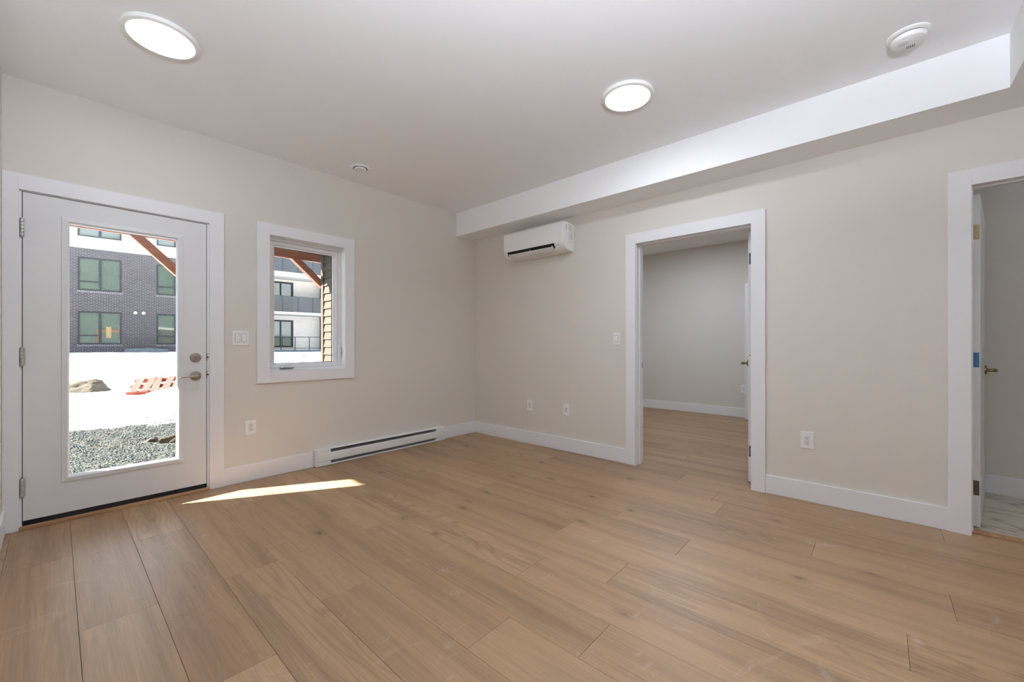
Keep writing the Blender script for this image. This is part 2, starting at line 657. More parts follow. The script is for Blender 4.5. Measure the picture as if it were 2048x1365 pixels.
tag(MB().box(1.112, 1.24, -6.0, -4.16, 0, CZ).build('wall_bathroom_far', WALL), 'beige bathroom wall seen past the open white door', 'wall', 'structure')
tag(MB().box(T, 1.24, -6.12, -6.0, 0, CZ).build('wall_bathroom_side', WALL), 'beige side wall of the bathroom', 'wall', 'structure')
tag(MB().box(WX - 0.14, 3.66, SY - 0.14, 0, CZ, CZ + 0.2).build('ceiling', CEIL), 'flat white ceiling', 'ceiling', 'structure')
m = MB()
m.box(-0.312, 0, -4.39, 0, 2.461, CZ)
m.box(WX, 0, SY, -4.39, 2.461, CZ)
tag(m.build('ceiling_bulkhead', CEIL), 'white boxed bulkhead along the top of the doorway wall', 'bulkhead', 'structure')
tag(MB().box(0.075, 1.112, -6.0, -4.16, -0.2, 0.005).build('floor_bathroom', TILE), 'veined marble tile floor of the bathroom', 'floor', 'structure')

# ------------------------------------------------------------------ baseboards
BH, BT = 0.139, 0.014
def bb(name, label, *boxes):
    m = MB()
    for b in boxes:
        m.box(*b, 0, BH)
    return tag(m.build(name, TRIM, bevel=0.003), label, 'baseboard', 'structure')


bb('baseboard_north', 'white baseboard under the window, either side of the heater', (-2.7225, -2.029, -BT, 0), (-0.528, -BT, -BT, 0))
bb('baseboard_east', 'white baseboard along the doorway wall', (-BT, 0, -2.102, 0), (-BT, 0, -4.196, -3.243), (-BT, 0, SY, -5.28))
bb('baseboard_west', 'white baseboard of the end wall, cut by the photo edge', (WX, WX + BT, SY, -0.019))
bb('baseboard_bedroom', 'white baseboard of the bedroom far wall', (3.486, 3.50, -4.05, 0))
bb('baseboard_bathroom', 'white baseboard of the bathroom wall', (1.098, 1.112, -6.0, -4.16))

# ------------------------------------------------------------------ casings
CW = 0.0955
def casing_x(name, label, x0, x1, z0, z1, y=-0.018, bottom=False):
    """flat casing boards round an opening in the north wall; x0..z1 is the inner edge"""
    m = MB()
    xl = max(x0 - CW, WX + 0.001)
    lo = z0 - (CW if bottom else 0)
    m.box(xl, x0, y, 0, lo, z1 + CW)
    m.box(x1, x1 + CW, y, 0, lo, z1 + CW)
    m.box(x0, x1, y, 0, z1, z1 + CW)
    if bottom:
        m.box(x0, x1, y, 0, z0 - CW, z0)
    return tag(m.build(name, TRIM, bevel=0.0007, segs=1), label, 'casing', 'structure')


def casing_y(name, label, y0, y1, z1, xf=-0.018, xb=0.0):
    m = MB()
    m.box(xf, xb, y0 - CW, y0, 0, z1 + CW)
    m.box(xf, xb, y1, y1 + CW, 0, z1 + CW)
    m.box(xf, xb, y0, y1, z1, z1 + CW)
    return tag(m.build(name, TRIM, bevel=0.0007, segs=1), label, 'casing', 'structure')


casing_x('trim_1', 'white flat casing around the glazed outside door', -3.760, -2.8155, 0, 2.0685)
casing_x('trim_2', 'white picture-frame casing around the window', -2.3925, -1.7325, 0.896, 2.067, bottom=True)
casing_y('trim_3', 'white flat casing around the bedroom doorway', -3.147, -2.1985, 2.067)
casing_y('trim_4', 'white flat casing around the bathroom doorway', -5.18, -4.2905, 2.067)
casing_y('trim_5', 'white casing on the bedroom side of its doorway', -3.147, -2.1985, 2.067, T, T + 0.018)
tag(MB().box(0.045, 0.10, -5.16, -4.2965, 0.0, 0.010).build('trim_6', OAKTRIM, bevel=0.003), 'oak threshold strip at the bathroom tiles', 'threshold', 'structure')

# ------------------------------------------------------------------ hardware builders
def lever(parent, M, mat, arm=0.105, sgn=-1, label=None):
    """M maps local (face in the xz plane, pointing to -y) to world; returns the handle part"""
    m = MB()
    m.lathe([(0.034, 0), (0.034, -0.006), (0.030, -0.010), (0.016, -0.011), (0.012, -0.016), (0.012, -0.052)], axis='y', seg=28)
    m.tube([(0, -0.050, 0), (sgn * 0.012, -0.055, 0), (sgn * 0.05, -0.057, -0.001), (sgn * arm, -0.056, -0.003)], [0.011, 0.010, 0.0075, 0.006], 12)
    m.bm.transform(M)
    o = m.build('lever_handle', mat, parent, smooth=True)
    if label:
        o['label'] = label
    return o


def hinge_knuckle(parent, x, y, z, h=0.105, r=0.0095):
    m = MB()
    for a, b in ((-0.5, -0.31), (-0.30, -0.11), (-0.10, 0.10), (0.11, 0.30), (0.31, 0.5)):
        m.lathe([(r * 0.8, a * h), (r, a * h + 0.002), (r, b * h - 0.002), (r * 0.8, b * h)], (x, y, z), 'z', 14)
    m.lathe([(r * 0.55, -0.5 * h - 0.006), (r * 0.6, 0.5 * h + 0.006)], (x, y, z), 'z', 12)
    m.box(x - 0.014, x + 0.012, y + 0.004, y + 0.0075, z - 0.49 * h, z + 0.49 * h)
    return m.build('hinge', STEEL, parent, smooth=True)


# ------------------------------------------------------------------ outside door
d1 = empty('door_1', (-3.288, 0.02, 0))
tag(d1, 'white outside door with a full-height glass panel', 'door', 'structure')
SX0, SX1, SZ0, SZ1 = -3.746, -2.832, 0.050, 2.059
GX0, GX1, GZ0, GZ1 = -3.556, -3.006, 0.278, 1.912
m = MB()
m.frame(SX0, SX1, SZ0, SZ1, GX0, GX1, GZ0, GZ1, 0.0, 0.045)
m.build('slab', SLAB, d1, bevel=0.0015)
m = MB()
# raised lite moulding: sloped profile, both faces
def lite(mb, y_face, y_in, sgn):
    prof = [(0.032, 0.0), (0.030, 0.008), (0.018, 0.010), (0.006, 0.012), (0.0, 0.008), (-0.004, 0.0)]
    rings = []
    for w_, h_ in prof:
        y = y_face - sgn * h_
        ring = [mb.bm.verts.new(p) for p in ((GX0 - w_, y, GZ0 - w_), (GX1 + w_, y, GZ0 - w_), (GX1 + w_, y, GZ1 + w_), (GX0 - w_, y, GZ1 + w_))]
        rings.append(ring)
    ring = [mb.bm.verts.new(p) for p in ((GX0 + 0.004, y_in, GZ0 + 0.004), (GX1 - 0.004, y_in, GZ0 + 0.004), (GX1 - 0.004, y_in, GZ1 - 0.004), (GX0 + 0.004, y_in, GZ1 - 0.004))]
    rings.append(ring)
    for a, b in zip(rings[:-1], rings[1:]):
        for k in range(4):
            j = (k + 1) % 4
            mb.bm.faces.new([a[k], a[j], b[j], b[k]])


lite(m, 0.0, 0.018, 1)
lite(m, 0.045, 0.026, -1)
m.build('lite_frame', SLAB, d1)
MB().box(GX0 + 0.002, GX1 - 0.002, 0.018, 0.026, GZ0 + 0.002, GZ1 - 0.002).build('glass', GLASS, d1)
m = MB()
m.box(D1[0] + 0.001, -3.7495, -0.0005, NY - 0.001, 0.0, 2.079 - 0.014)
m.box(-2.8285, D1[1] - 0.001, -0.0005, NY - 0.001, 0.0, 2.079 - 0.014)
m.box(-3.7495, -2.8285, -0.0005, NY - 0.001, 2.0625, 2.0655)
m.box(-3.7495, -3.735, 0.052, 0.078, 0.02, 2.0625)
m.box(-2.843, -2.8285, 0.052, 0.078, 0.02, 2.0625)
m.box(-3.735, -2.843, 0.052, 0.078, 2.048, 2.0625)
m.build('door_frame', TRIM, d1)
m = MB()
m.frame(-3.749, -2.829, 0.03, 2.062, -3.740, -2.838, 0.045, 2.050, 0.0455, 0.0515)
m.box(-3.749, -3.7465, 0.006, 0.046, 0.03, 2.062)
m.box(-2.8315, -2.829, 0.006, 0.046, 0.03, 2.062)
m.box(-3.749, -2.829, 0.006, 0.046, 2.0595, 2.062)
m.build('weatherstrip', GAP, d1)
MB().box(-3.7465, -2.8315, 0.004, 0.046, 0.019, 0.052).build('door_sweep', BLACK, d1)
MB().box(-3.7605, -2.8155, -0.026, 0.19, 0.0, 0.0185).build('threshold', OAKTRIM, d1, bevel=0.003)
for z in (1.841, 1.053, 0.255):
    hinge_knuckle(d1, -3.7485, -0.008, z)
m = MB()
m.lathe([(0.034, 0), (0.034, -0.008), (0.030, -0.012), (0.013, -0.013), (0.012, -0.018)], (-2.9, 0.0, 1.028), 'y', 32)
db = m.build('deadbolt', NICKEL, d1, smooth=True)
m = MB()
m.box(-2.9045, -2.8955, -0.034, -0.016, 1.013, 1.043)
m.build('thumb_turn', NICKEL, db, bevel=0.003)
lever(d1, Matrix.Translation((-2.9, 0, 0.889)), NICKEL, 0.102, -1)
for z in (1.029, 0.893):
    m = MB()
    m.box(-2.8305, -2.8275, -0.003, 0.03, z - 0.029, z + 0.029)
    m.lathe([(0.006, 0), (0.006, -0.004)], (-2.8235, -0.001, z), 'y', 12)
    m.build('strike_plate', BROWN, d1)

# ------------------------------------------------------------------ window
w1 = empty('window_1', (-2.06, 0.1, 0.89))
tag(w1, 'white casement window with crank beside the outside door', 'window', 'structure')
IX0, IX1, IZ0, IZ1 = -2.3925, -1.7325, 0.896, 2.067
m = MB()
m.frame(IX0 - 0.011, IX1 + 0.011, IZ0 - 0.012, IZ1 + 0.011, IX0 + 0.003, IX1 - 0.003, IZ0 + 0.003, IZ1 - 0.003, -0.0005, 0.066)
m.build('jamb_liner', TRIM, w1)
m = MB()
m.frame(IX0 - 0.011, IX1 + 0.011, IZ0 - 0.012, IZ1 + 0.011, IX0 + 0.026, IX1 - 0.026, IZ0 + 0.026, IZ1 - 0.026, 0.066, 0.145)
m.build('window_frame', VINYL, w1, bevel=0.002)
QX0, QX1, QZ0, QZ1 = -2.321, -1.799, 0.960, 1.996
m = MB()
m.frame(IX0 + 0.028, IX1 - 0.028, IZ0 + 0.028, IZ1 - 0.028, QX0 - 0.012, QX1 + 0.012, QZ0 - 0.012, QZ1 + 0.012, 0.082, 0.135)
m.frame(QX0 - 0.0125, QX1 + 0.0125, QZ0 - 0.0125, QZ1 + 0.0125, QX0, QX1, QZ0, QZ1, 0.098, 0.13)
m.build('sash', VINYL, w1, bevel=0.002)
MB().frame(QX0 - 0.002, QX1 + 0.002, QZ0 - 0.002, QZ1 + 0.002, QX0 + 0.004, QX1 - 0.004, QZ0 + 0.004, QZ1 - 0.004, 0.1215, 0.1285).build('gasket', GAP, w1)
MB().box(QX0, QX1, 0.1235, 0.1275, QZ0, QZ1).build('glass', GLASS, w1)
m = MB()
m.prism([(-2.285, 0.9215), (-2.185, 0.9215), (-2.195, 0.940), (-2.225, 0.947), (-2.275, 0.942)], 0.044, 0.067, 'y')
m.tube([(-2.19, 0.047, 0.945), (-2.225, 0.040, 0.948), (-2.27, 0.038, 0.938)], [0.006, 0.005, 0.005], 10)
m.lathe([(0.009, 0), (0.009, 0.012)], (-2.186, 0.047, 0.941), 'z', 12)
m.build('crank_handle', VINYL, w1, smooth=True)
MB().box(-2.29, -2.18, 0.046, 0.0665, 0.915, 0.9216).build('crank_recess', GAP, w1)
m = MB()
m.prism([(-1.762, 1.00), (-1.744, 1.00), (-1.742, 1.075), (-1.748, 1.115), (-1.758, 1.115), (-1.764, 1.075)], 0.052, 0.067, 'y')
m.tube([(-1.753, 0.050, 1.02), (-1.753, 0.040, 1.06), (-1.753, 0.042, 1.10), (-1.753, 0.046, 1.112)], [0.006, 0.006, 0.005, 0.004], 10)
m.build('lock_lever', VINYL, w1, smooth=True)

# ------------------------------------------------------------------ interior doors
def door_frame_y(parent, y0, y1, z1=2.0715):
    """jamb boards and stops, hinged on the far side of the partition; y0..y1 clear width"""
    m = MB()
    m.box(-0.0005, T + 0.0005, y1, y1 + 0.0145, 0, z1 + 0.0145)
    m.box(-0.0005, T + 0.0005, y0 - 0.0145, y0, 0, z1 + 0.0145)
    m.box(-0.0005, T + 0.0005, y0, y1, z1, z1 + 0.0145)
    m.box(0.055, 0.098, y1 - 0.011, y1, 0, z1)
    m.box(0.055, 0.098, y0, y0 + 0.011, 0, z1)
    m.box(0.055, 0.098, y0, y1, z1 - 0.011, z1)
    return m.build('door_frame', TRIM, parent, bevel=0.001)


def panel_slab(parent, W, H=2.03, zb=0.014, th=0.035, faces=(-1, 1)):
    """two-panel moulded door leaf in local coordinates, hinge edge at x=0, faces at y=-th/2..th/2"""
    m = MB()
    rails = [(zb, 0.225), (0.915, 1.045), (H - 0.115, H)]
    st = 0.115
    m.box(0, st, -th / 2, th / 2, zb, H)
    m.box(W - st, W, -th / 2, th / 2, zb, H)
    for a, b in rails:
        m.box(st, W - st, -th / 2, th / 2, a, b)
    for a, b in ((0.225, 0.915), (1.045, H - 0.115)):
        for sg in faces:
            ro = [(st, a), (W - st, a), (W - st, b), (st, b)]
            rings = []
            for ins, dep in ((0, 0), (0.012, 0.007), (0.028, 0.008), (0.045, 0.002)):
                y = sg * (th / 2 - dep)
                rings.append([m.bm.verts.new(p) for p in ((st + ins, y, a + ins), (W - st - ins, y, a + ins), (W - st - ins, y, b - ins), (st + ins, y, b - ins))])
            for r0, r1 in zip(rings[:-1], rings[1:]):
                for k in range(4):
                    j = (k + 1) % 4
                    m.bm.faces.new([r0[k], r0[j], r1[j], r1[k]])
            m.bm.faces.new(rings[-1])
    return m.build('slab', SLAB, parent, local=True)


# bedroom doorway: leaf swung open away from the camera, seen edge on
d2 = empty('door_2', (0.146, -3.112, 0), R(11.8))
tag(d2, 'white bedroom door standing open, seen edge-on', 'door', 'structure')
door_frame_y(d2, -3.1425, -2.203)
panel_slab(d2, 0.86, 2.045, 0.016)
def hinge_plate(parent, mat, z, lbl, h=0.09, wdt=0.026, screws=True):
    m = MB()
    m.box(-0.0015, 0.001, -wdt / 2, wdt / 2, z - h / 2, z + h / 2)
    o = m.build('hinge', mat, parent, local=True, bevel=0.001)
    o['label'] = lbl
    if screws:
        for dz in (-0.03, 0.0, 0.03):
            m = MB()
            m.lathe([(0.004, -0.0021), (0.004, -0.001)], (0, 0.003 * (1 if dz else -1), z + dz), 'x', 10)
            m.build('screw', GAP if mat is not BRASS else BROWN, o, local=True)
    return o


hinge_plate(d2, GREYPL, 1.825, 'grey hinge leaf')
hinge_plate(d2, GREYPL, 0.262, 'grey hinge leaf')
for k, (dy, z) in enumerate(((0.004, 1.072), (-0.004, 1.040), (0.004, 1.009))):
    m = MB()
    m.lathe([(0.0045, -0.0012), (0.0045, 0.001)], (0, -dy, z), 'x', 10)
    m.build('screw_hole', BROWN, d2, local=True)
ML = Matrix.Translation((0.80, 0.0175, 0.945)) @ Matrix.Rotation(PI, 4, 'Z')
M2 = world_of(d2) @ ML
lever(d2, M2, BRASS, 0.105, 1, 'brass lever handle')
m = MB()
m.box(0.103, 0.130, -2.2045, -2.2025, 0.905, 0.965)
m.build('strike_plate', GREYPL, d2)

# bathroom doorway
d3 = empty('door_3', (0.143, -4.3275, 0), R(-8.5))
tag(d3, 'white panelled bathroom door standing open at the photo edge', 'door', 'structure')
door_frame_y(d3, -5.176, -4.295)
panel_slab(d3, 0.875, 2.045, 0.014)
hinge_plate(d3, BRASS, 1.815, 'antique brass hinge leaf')
hinge_plate(d3, BLUE, 1.033, 'hinge leaf under blue protective film', screws=False)
hinge_plate(d3, BROWN, 0.250, 'dark bronze hinge leaf', screws=False)
lever(d3, world_of(d3) @ Matrix.Translation((0.815, -0.0175, 0.940)), BRASS, 0.105, -1, 'antique brass lever handle')

# closet door inside the bedroom
d4 = empty('door_4', (3.28, -2.398, 0), R(-90))
tag(d4, 'white closet door inside the bedroom, only its edge showing', 'door', 'structure')
panel_slab(d4, 0.71, 2.04, 0.012)

# ------------------------------------------------------------------ baseboard heater
h0 = empty('baseboard_heater', (-1.28, -0.03, 0))
tag(h0, 'white electric baseboard heater on the floor under the window wall', 'heater')
HX0, HX1 = -2.028, -0.529
m = MB()
m.box(HX0, HX1, -0.008, -0.0005, 0.004, 0.156)
m.prism([(-0.008, 0.156), (-0.046, 0.156), (-0.058, 0.152), (-0.058, 0.147), (-0.046, 0.1505), (-0.008, 0.150)], HX0, HX1, 'x')
m.prism([(-0.008, 0.004), (-0.062, 0.004), (-0.062, 0.018), (-0.059, 0.018), (-0.059, 0.008), (-0.008, 0.008)], HX0, HX1, 'x')
m.box(HX0, HX0 + 0.004, -0.060, -0.008, 0.004, 0.154)
m.box(HX1 - 0.004, HX1, -0.060, -0.008, 0.004, 0.154)
m.build('cabinet', HEATER, h0, bevel=0.0015)
m = MB()
m.prism([(-0.055, 0.119), (-0.0615, 0.112), (-0.0635, 0.080), (-0.0635, 0.052), (-0.0615, 0.044), (-0.055, 0.041), (-0.055, 0.045), (-0.0585, 0.050), (-0.0585, 0.108), (-0.053, 0.116)], HX0 + 0.022, HX1 - 0.002, 'x')
m.build('front_panel', HEATER, h0)
for a, b in ((HX0 + 0.004, HX0 + 0.138), (HX1 - 0.134, HX1 - 0.004)):
    m = MB()
    m.prism([(-0.010, 0.148), (-0.055, 0.147), (-0.0585, 0.119), (-0.056, 0.119), (-0.056, 0.041), (-0.060, 0.041), (-0.0605, 0.018), (-0.010, 0.010)], a, b, 'x')
    m.build('end_cap', HEATER, h0, bevel=0.001)
m = MB()
x = HX0 + 0.14
while x < HX1 - 0.136:
    m.box(x, x + 0.0015, -0.050, -0.014, 0.026, 0.132)
    x += 0.0085
m.lathe([(0.009, HX0 + 0.138), (0.009, HX1 - 0.136)], (0, -0.034, 0.07), 'x', 12)
m.build('heating_fins', paint('fin_aluminium', srgb(150, 152, 156), 0.5), h0)
m = MB()
m.box(HX0 + 0.138, HX1 - 0.134, -0.010, -0.0085, 0.012, 0.148)
m.build('inner_plate', paint('grey_inner_plate', srgb(124, 126, 130), 0.6), h0)

# ------------------------------------------------------------------ electrical plates
def decora(name, kind, loc, rz, label, cat, gang=1, group=None):
    """local: wall plane y=0 facing -y, centre at origin"""
    e = empty(name, loc, rz)
    tag(e, label, cat, group=group)
    W = 0.0715 if gang == 1 else 0.119
    if kind == 'outlet':
        W = 0.079
    if kind == 'data':
        W = 0.070
    H = 0.120
    m = MB()
    ops = []
    if gang == 1:
        ops = [0.0]
    else:
        ops = [-0.023, 0.023]
    m.box(-W / 2, W / 2, -0.006, 0, -H / 2, H / 2)
    m.build('cover_plate', PLASTIC, e, local=True, bevel=0.0025)
    for cx in ops:
        if kind == 'switch':
            m = MB()
            m.prism([(-0.0062, -0.033), (-0.0075, -0.033), (-0.0115, 0.0), (-0.0068, 0.033), (-0.0062, 0.033)], cx - 0.0155, cx + 0.0155, 'x')
            m.build('rocker', PLASTIC, e, local=True)
            m = MB()
            m.frame(cx - 0.0178, cx + 0.0178, -0.0355, 0.0355, cx - 0.0158, cx + 0.0158, -0.0334, 0.0334, -0.0064, -0.0058)
            m.build('rocker_surround', INKGREY, e, local=True)
        if kind == 'outlet':
            m = MB()
            m.box(-0.0168, 0.0168, -0.0085, -0.005, -0.0335, 0.0335)
            rc = m.build('receptacle', PLASTIC_SHADE, e, local=True, bevel=0.001)
            for z in (0.017, -0.017):
                m = MB()
                m.box(-0.0075, -0.0055, -0.0089, -0.0083, z, z + 0.008)
                m.box(0.0050, 0.0070, -0.0089, -0.0083, z + 0.001, z + 0.007)
                m.lathe([(0.0028, -0.0089), (0.0028, -0.0083)], (0, 0, z - 0.008), 'y', 12)
                m.build('socket_slots', GAP, rc, local=True)
        if kind == 'data':
            m = MB()
            m.box(-0.0168, 0.0168, -0.0085, -0.005, -0.0335, 0.0335)
            rc = m.build('insert', PLASTIC_SHADE, e, local=True, bevel=0.001)
            for z in (0.012, -0.012):
                m = MB()
                m.lathe([(0.0052, -0.0092), (0.0052, -0.0083)], (0.002, 0, z), 'y', 14)
                m.build('jack', GAP, rc, local=True)
    for cx in ops:
        for z in (0.049, -0.049):
            m = MB()
            m.lathe([(0.0026, -0.0066), (0.0026, -0.0058)], (cx, 0, z), 'y', 10)
            m.build('screw', PLASTIC_SHADE, e, local=True)
    return e


E_ = R(-90)
decora('light_switch', 'switch', (-2.6035, 0, 1.182), 0, 'white double rocker switch between outside door and window', 'light switch', 2)
decora('light_switch', 'switch', (0, -2.002, 1.184), E_, 'white single rocker switch beside the bedroom doorway', 'light switch')
decora('power_outlet', 'outlet', (-2.532, 0, 0.441), 0, 'white duplex outlet low on the window wall', 'outlet')
decora('power_outlet', 'outlet', (0, -3.5, 0.438), E_, 'white duplex outlet low between the two doorways', 'outlet')
decora('power_outlet', 'outlet', (0, -0.922, 0.436), E_, 'white duplex outlet low on the wall, nearest the room corner', 'outlet')
decora('wall_jack_plate', 'data', (0, -1.420, 0.435), E_, 'white wall plate with two dark round jacks below the air conditioner', 'wall plate')
decora('power_outlet', 'outlet', (3.50, -2.335, 0.44), E_, 'white outlet on the bedroom far wall beside the closet door', 'outlet')

# ------------------------------------------------------------------ wall air conditioner
ac = empty('air_conditioner', (-0.1, -1.107, 2.09))
tag(ac, 'white wall-mounted split air conditioner under the bulkhead', 'air conditioner')
AY0, AY1 = -1.516, -0.700
def acp(prof, a0, a1, name, mat, par=None, bevel=0.0, smooth=True):
    return MB().prism(prof, a0, a1, 'y').build(name, mat, par or ac, smooth=smooth, bevel=bevel)


body = [(0.0, 2.094), (0.0, 2.376), (-0.150, 2.386), (-0.178, 2.384), (-0.192, 2.376), (-0.196, 2.360),
        (-0.197, 2.190), (-0.190, 2.160), (-0.176, 2.135), (-0.150, 2.112), (-0.118, 2.100), (-0.07, 2.095)]
acp(body, AY0, AY1, 'body', PLASTIC, bevel=0.004)
front = [(-0.1965, 2.364), (-0.1995, 2.366), (-0.2035, 2.360), (-0.2050, 2.200), (-0.2035, 2.180), (-0.1995, 2.170), (-0.1955, 2.171), (-0.1970, 2.192)]
acp(front, AY0 + 0.022, AY1 - 0.004, 'front_panel', PLASTIC)
slot = [(-0.1990, 2.172), (-0.1935, 2.157), (-0.1800, 2.132), (-0.1700, 2.124), (-0.166, 2.130), (-0.186, 2.170)]
acp(slot, AY0 + 0.118, AY1 - 0.050, 'air_outlet', BLACK, smooth=False)
vane = [(-0.1885, 2.141), (-0.1900, 2.139), (-0.176, 2.121), (-0.150, 2.105), (-0.128, 2.0965), (-0.126, 2.100), (-0.150, 2.110), (-0.174, 2.125)]
acp(vane, AY0 + 0.135, AY1 - 0.066, 'louver', PLASTIC_SHADE)
for y in (AY0 + 0.14, (AY0 + AY1) / 2 + 0.03, AY1 - 0.075):
    m = MB()
    m.prism([(-0.193, 2.150), (-0.196, 2.146), (-0.184, 2.128), (-0.176, 2.130)], y, y + 0.006, 'y')
    m.build('louver_pivot', PLASTIC, ac)
m = MB()
for k, y in enumerate((0.0, 0.010, 0.019, 0.030, 0.039)):
    m.box(-0.2052, -0.2040, -1.145 + y, -1.138 + y, 2.184, 2.190)
m.build('logo', PLASTIC_SHADE, ac)
m = MB()
m.box(-0.1870, -0.1820, AY0 + 0.060, AY0 + 0.085, 2.146, 2.150)
m.build('indicator', INKGREY, ac)
m = MB()
m.box(-0.105, -0.030, AY0 - 0.0012, AY0, 2.215, 2.362)
sk = m.build('rating_sticker', STICKER, ac)
m = MB()
for (x, z, a, b) in ((-0.150, 2.352, 0.008, 0.010), (-0.152, 2.336, 0.012, 0.006), (-0.148, 2.324, 0.012, 0.006), (-0.150, 2.312, 0.006, 0.005),
                     (-0.100, 2.356, 0.055, 0.002), (-0.036, 2.340, 0.004, 0.022), (-0.095, 2.330, 0.012, 0.010), (-0.080, 2.318, 0.02, 0.004),
                     (-0.050, 2.268, 0.010, 0.006), (-0.048, 2.256, 0.006, 0.008), (-0.075, 2.248, 0.010, 0.004), (-0.074, 2.238, 0.008, 0.004),
                     (-0.078, 2.222, 0.008, 0.008), (-0.050, 2.224, 0.008, 0.006), (-0.095, 2.206, 0.010, 0.004), (-0.096, 2.182, 0.008, 0.010), (-0.06, 2.20, 0.006, 0.006)):
    m.box(x, x + a, AY0 - 0.0018, AY0 - 0.0010, z - b, z)
m.build('printed_marks', INKGREY, sk)
m = MB()
m.box(-0.120, -0.070, AY0 + 0.19, AY0 + 0.42, 2.0935, 2.0955)
m.build('underside_label', STICKER, ac)

# ------------------------------------------------------------------ ceiling fixtures
def disc_light(loc, label, strength, group=None, name='ceiling_light', mat=None):
    e = empty(name, loc)
    tag(e, label, 'ceiling light', group=group)
    m = MB()
    m.lathe([(0.150, 0.0), (0.160, -0.002), (0.162, -0.008), (0.158, -0.020), (0.148, -0.0245), (0.139, -0.0245), (0.137, -0.021)], axis='z', seg=64)
    m.build('trim_ring', PLASTIC, e, local=True, smooth=True)
    m = MB()
    m.lathe([(0.1375, -0.0212), (0.135, -0.0245), (0.10, -0.0262), (0.05, -0.027), (0.004, -0.0272)], axis='z', seg=64)
    m.build('diffuser', mat or emit('lit_diffuser', LED, strength), e, local=True, smooth=True)
    return e


disc_light((-3.242, -1.090, CZ), 'round flush ceiling light above the outside door side', LAMP)
disc_light((-1.142, -2.672, CZ), 'round flush ceiling light in the middle of the room', LAMP_MID)
for p in ((-1.9, -6.2, 2.461), (-0.9, -5.6, 2.461)):  # two added lights behind the camera, extra fill for the room
    disc_light(p, 'added unseen round ceiling light under the dropped ceiling at the back of the room', FILL_SOUTH, group='added ceiling lights at the back of the room')
disc_light((1.9, -1.9, CZ), 'added round ceiling light for the bedroom, out of sight', FILL_BED)  # added lamp out of view, brightens the bedroom walls
disc_light((0.62, -5.1, CZ), 'added round ceiling light for the bathroom, out of sight', FILL_BATH)  # added lamp out of view, lights the bathroom

e = empty('added_uplight', (-3.65, -4.30, 0))  # added unseen uplight behind the camera, brightens ceiling and walls
tag(e, 'added unseen white uplight with upward bowl, standing against the end wall', 'added uplight')
MB().lathe([(0.13, 0.0), (0.13, 0.012), (0.02, 0.022), (0.011, 0.03), (0.011, 1.66), (0.02, 1.67), (0.02, 1.70)], axis='z', seg=32).build('stand', VINYL, e, local=True, smooth=True)
MB().lathe([(0.02, 1.70), (0.08, 1.715), (0.13, 1.75), (0.150, 1.80), (0.146, 1.80), (0.125, 1.758), (0.08, 1.727), (0.02, 1.715)], axis='z', seg=40).build('shade', VINYL, e, local=True, smooth=True)
MB().lathe([(0.1440, 1.788), (0.135, 1.792), (0.09, 1.794), (0.004, 1.795)], axis='z', seg=40).build('diffuser', emit('fill_bowl_glow', LED, FILL_UP), e, local=True, smooth=True)

v0 = empty('ceiling_vent', (-1.755, -0.362, CZ))
tag(v0, 'small round white air valve in the ceiling above the window', 'vent')
MB().lathe([(0.084, 0.0), (0.084, -0.004), (0.078, -0.010), (0.066, -0.013), (0.060, -0.010), (0.058, -0.002)], axis='z', seg=48).build('rim', PLASTIC, v0, local=True, smooth=True)
MB().lathe([(0.0585, -0.0095), (0.0555, -0.0102), (0.054, -0.006)], axis='z', seg=48).build('gap', BLACK, v0, local=True, smooth=True)
MB().lathe([(0.048, -0.003), (0.0535, -0.016), (0.050, -0.021), (0.02, -0.024), (0.003, -0.0242)], axis='z', seg=48).build('centre_disc', PLASTIC, v0, local=True, smooth=True)

s0 = empty('smoke_detector', (-0.645, -3.998, CZ))
tag(s0, 'round white smoke detector on the ceiling beside the bulkhead', 'smoke detector')
MB().lathe([(0.086, 0.0), (0.086, -0.006), (0.080, -0.011), (0.070, -0.013)], axis='z', seg=48).build('mounting_plate', PLASTIC, s0, local=True, smooth=True)
MB().lathe([(0.066, -0.012), (0.066, -0.017)], axis='z', seg=48).build('sensor_slot', DARK, s0, local=True, smooth=True)
MB().lathe([(0.069, -0.017), (0.072, -0.022), (0.066, -0.038), (0.050, -0.046), (0.020, -0.049), (0.003, -0.049)], axis='z', seg=48).build('cover', PLASTIC, s0, local=True, smooth=True)
MB().lathe([(0.020, -0.040), (0.022, -0.0485), (0.018, -0.0515), (0.003, -0.052)], (-0.026, 0.018, 0), 'z', 32).build('test_button', PLASTIC_SHADE, s0, local=True, smooth=True)
m = MB()
for k in range(5):
    m.box(0.018, 0.040, -0.026 + k * 0.007, -0.0235 + k * 0.007, -0.0495, -0.0465)
m.build('sounder_slots', DARK, s0, local=True)

# ------------------------------------------------------------------ outside: ground
def gz(x, y):
    base = -0.14 if y < 1 else (-0.14 + 0.013 * (y - 1) if y < 4 else -0.10 + (y - 4) * 0.0327)
    n = 0.0
    if y > 3.2:
        k = min(1.0, (y - 3.2) / 3.0)
        n = (noise.noise(Vector((x * 0.5, y * 0.5, 1.3))) * 0.07 + noise.noise(Vector((x * 2.1, y * 2.1, 4.1))) * 0.025) * k
    return base + n + (0.01 * noise.noise(Vector((x * 5, y * 5, 0))))


def grid_axis(pts):
    out = []
    for a, b, st in pts:
        v = a
        while v < b - 1e-6:
            out.append(v)
            v += st
    out.append(pts[-1][1])
    return out


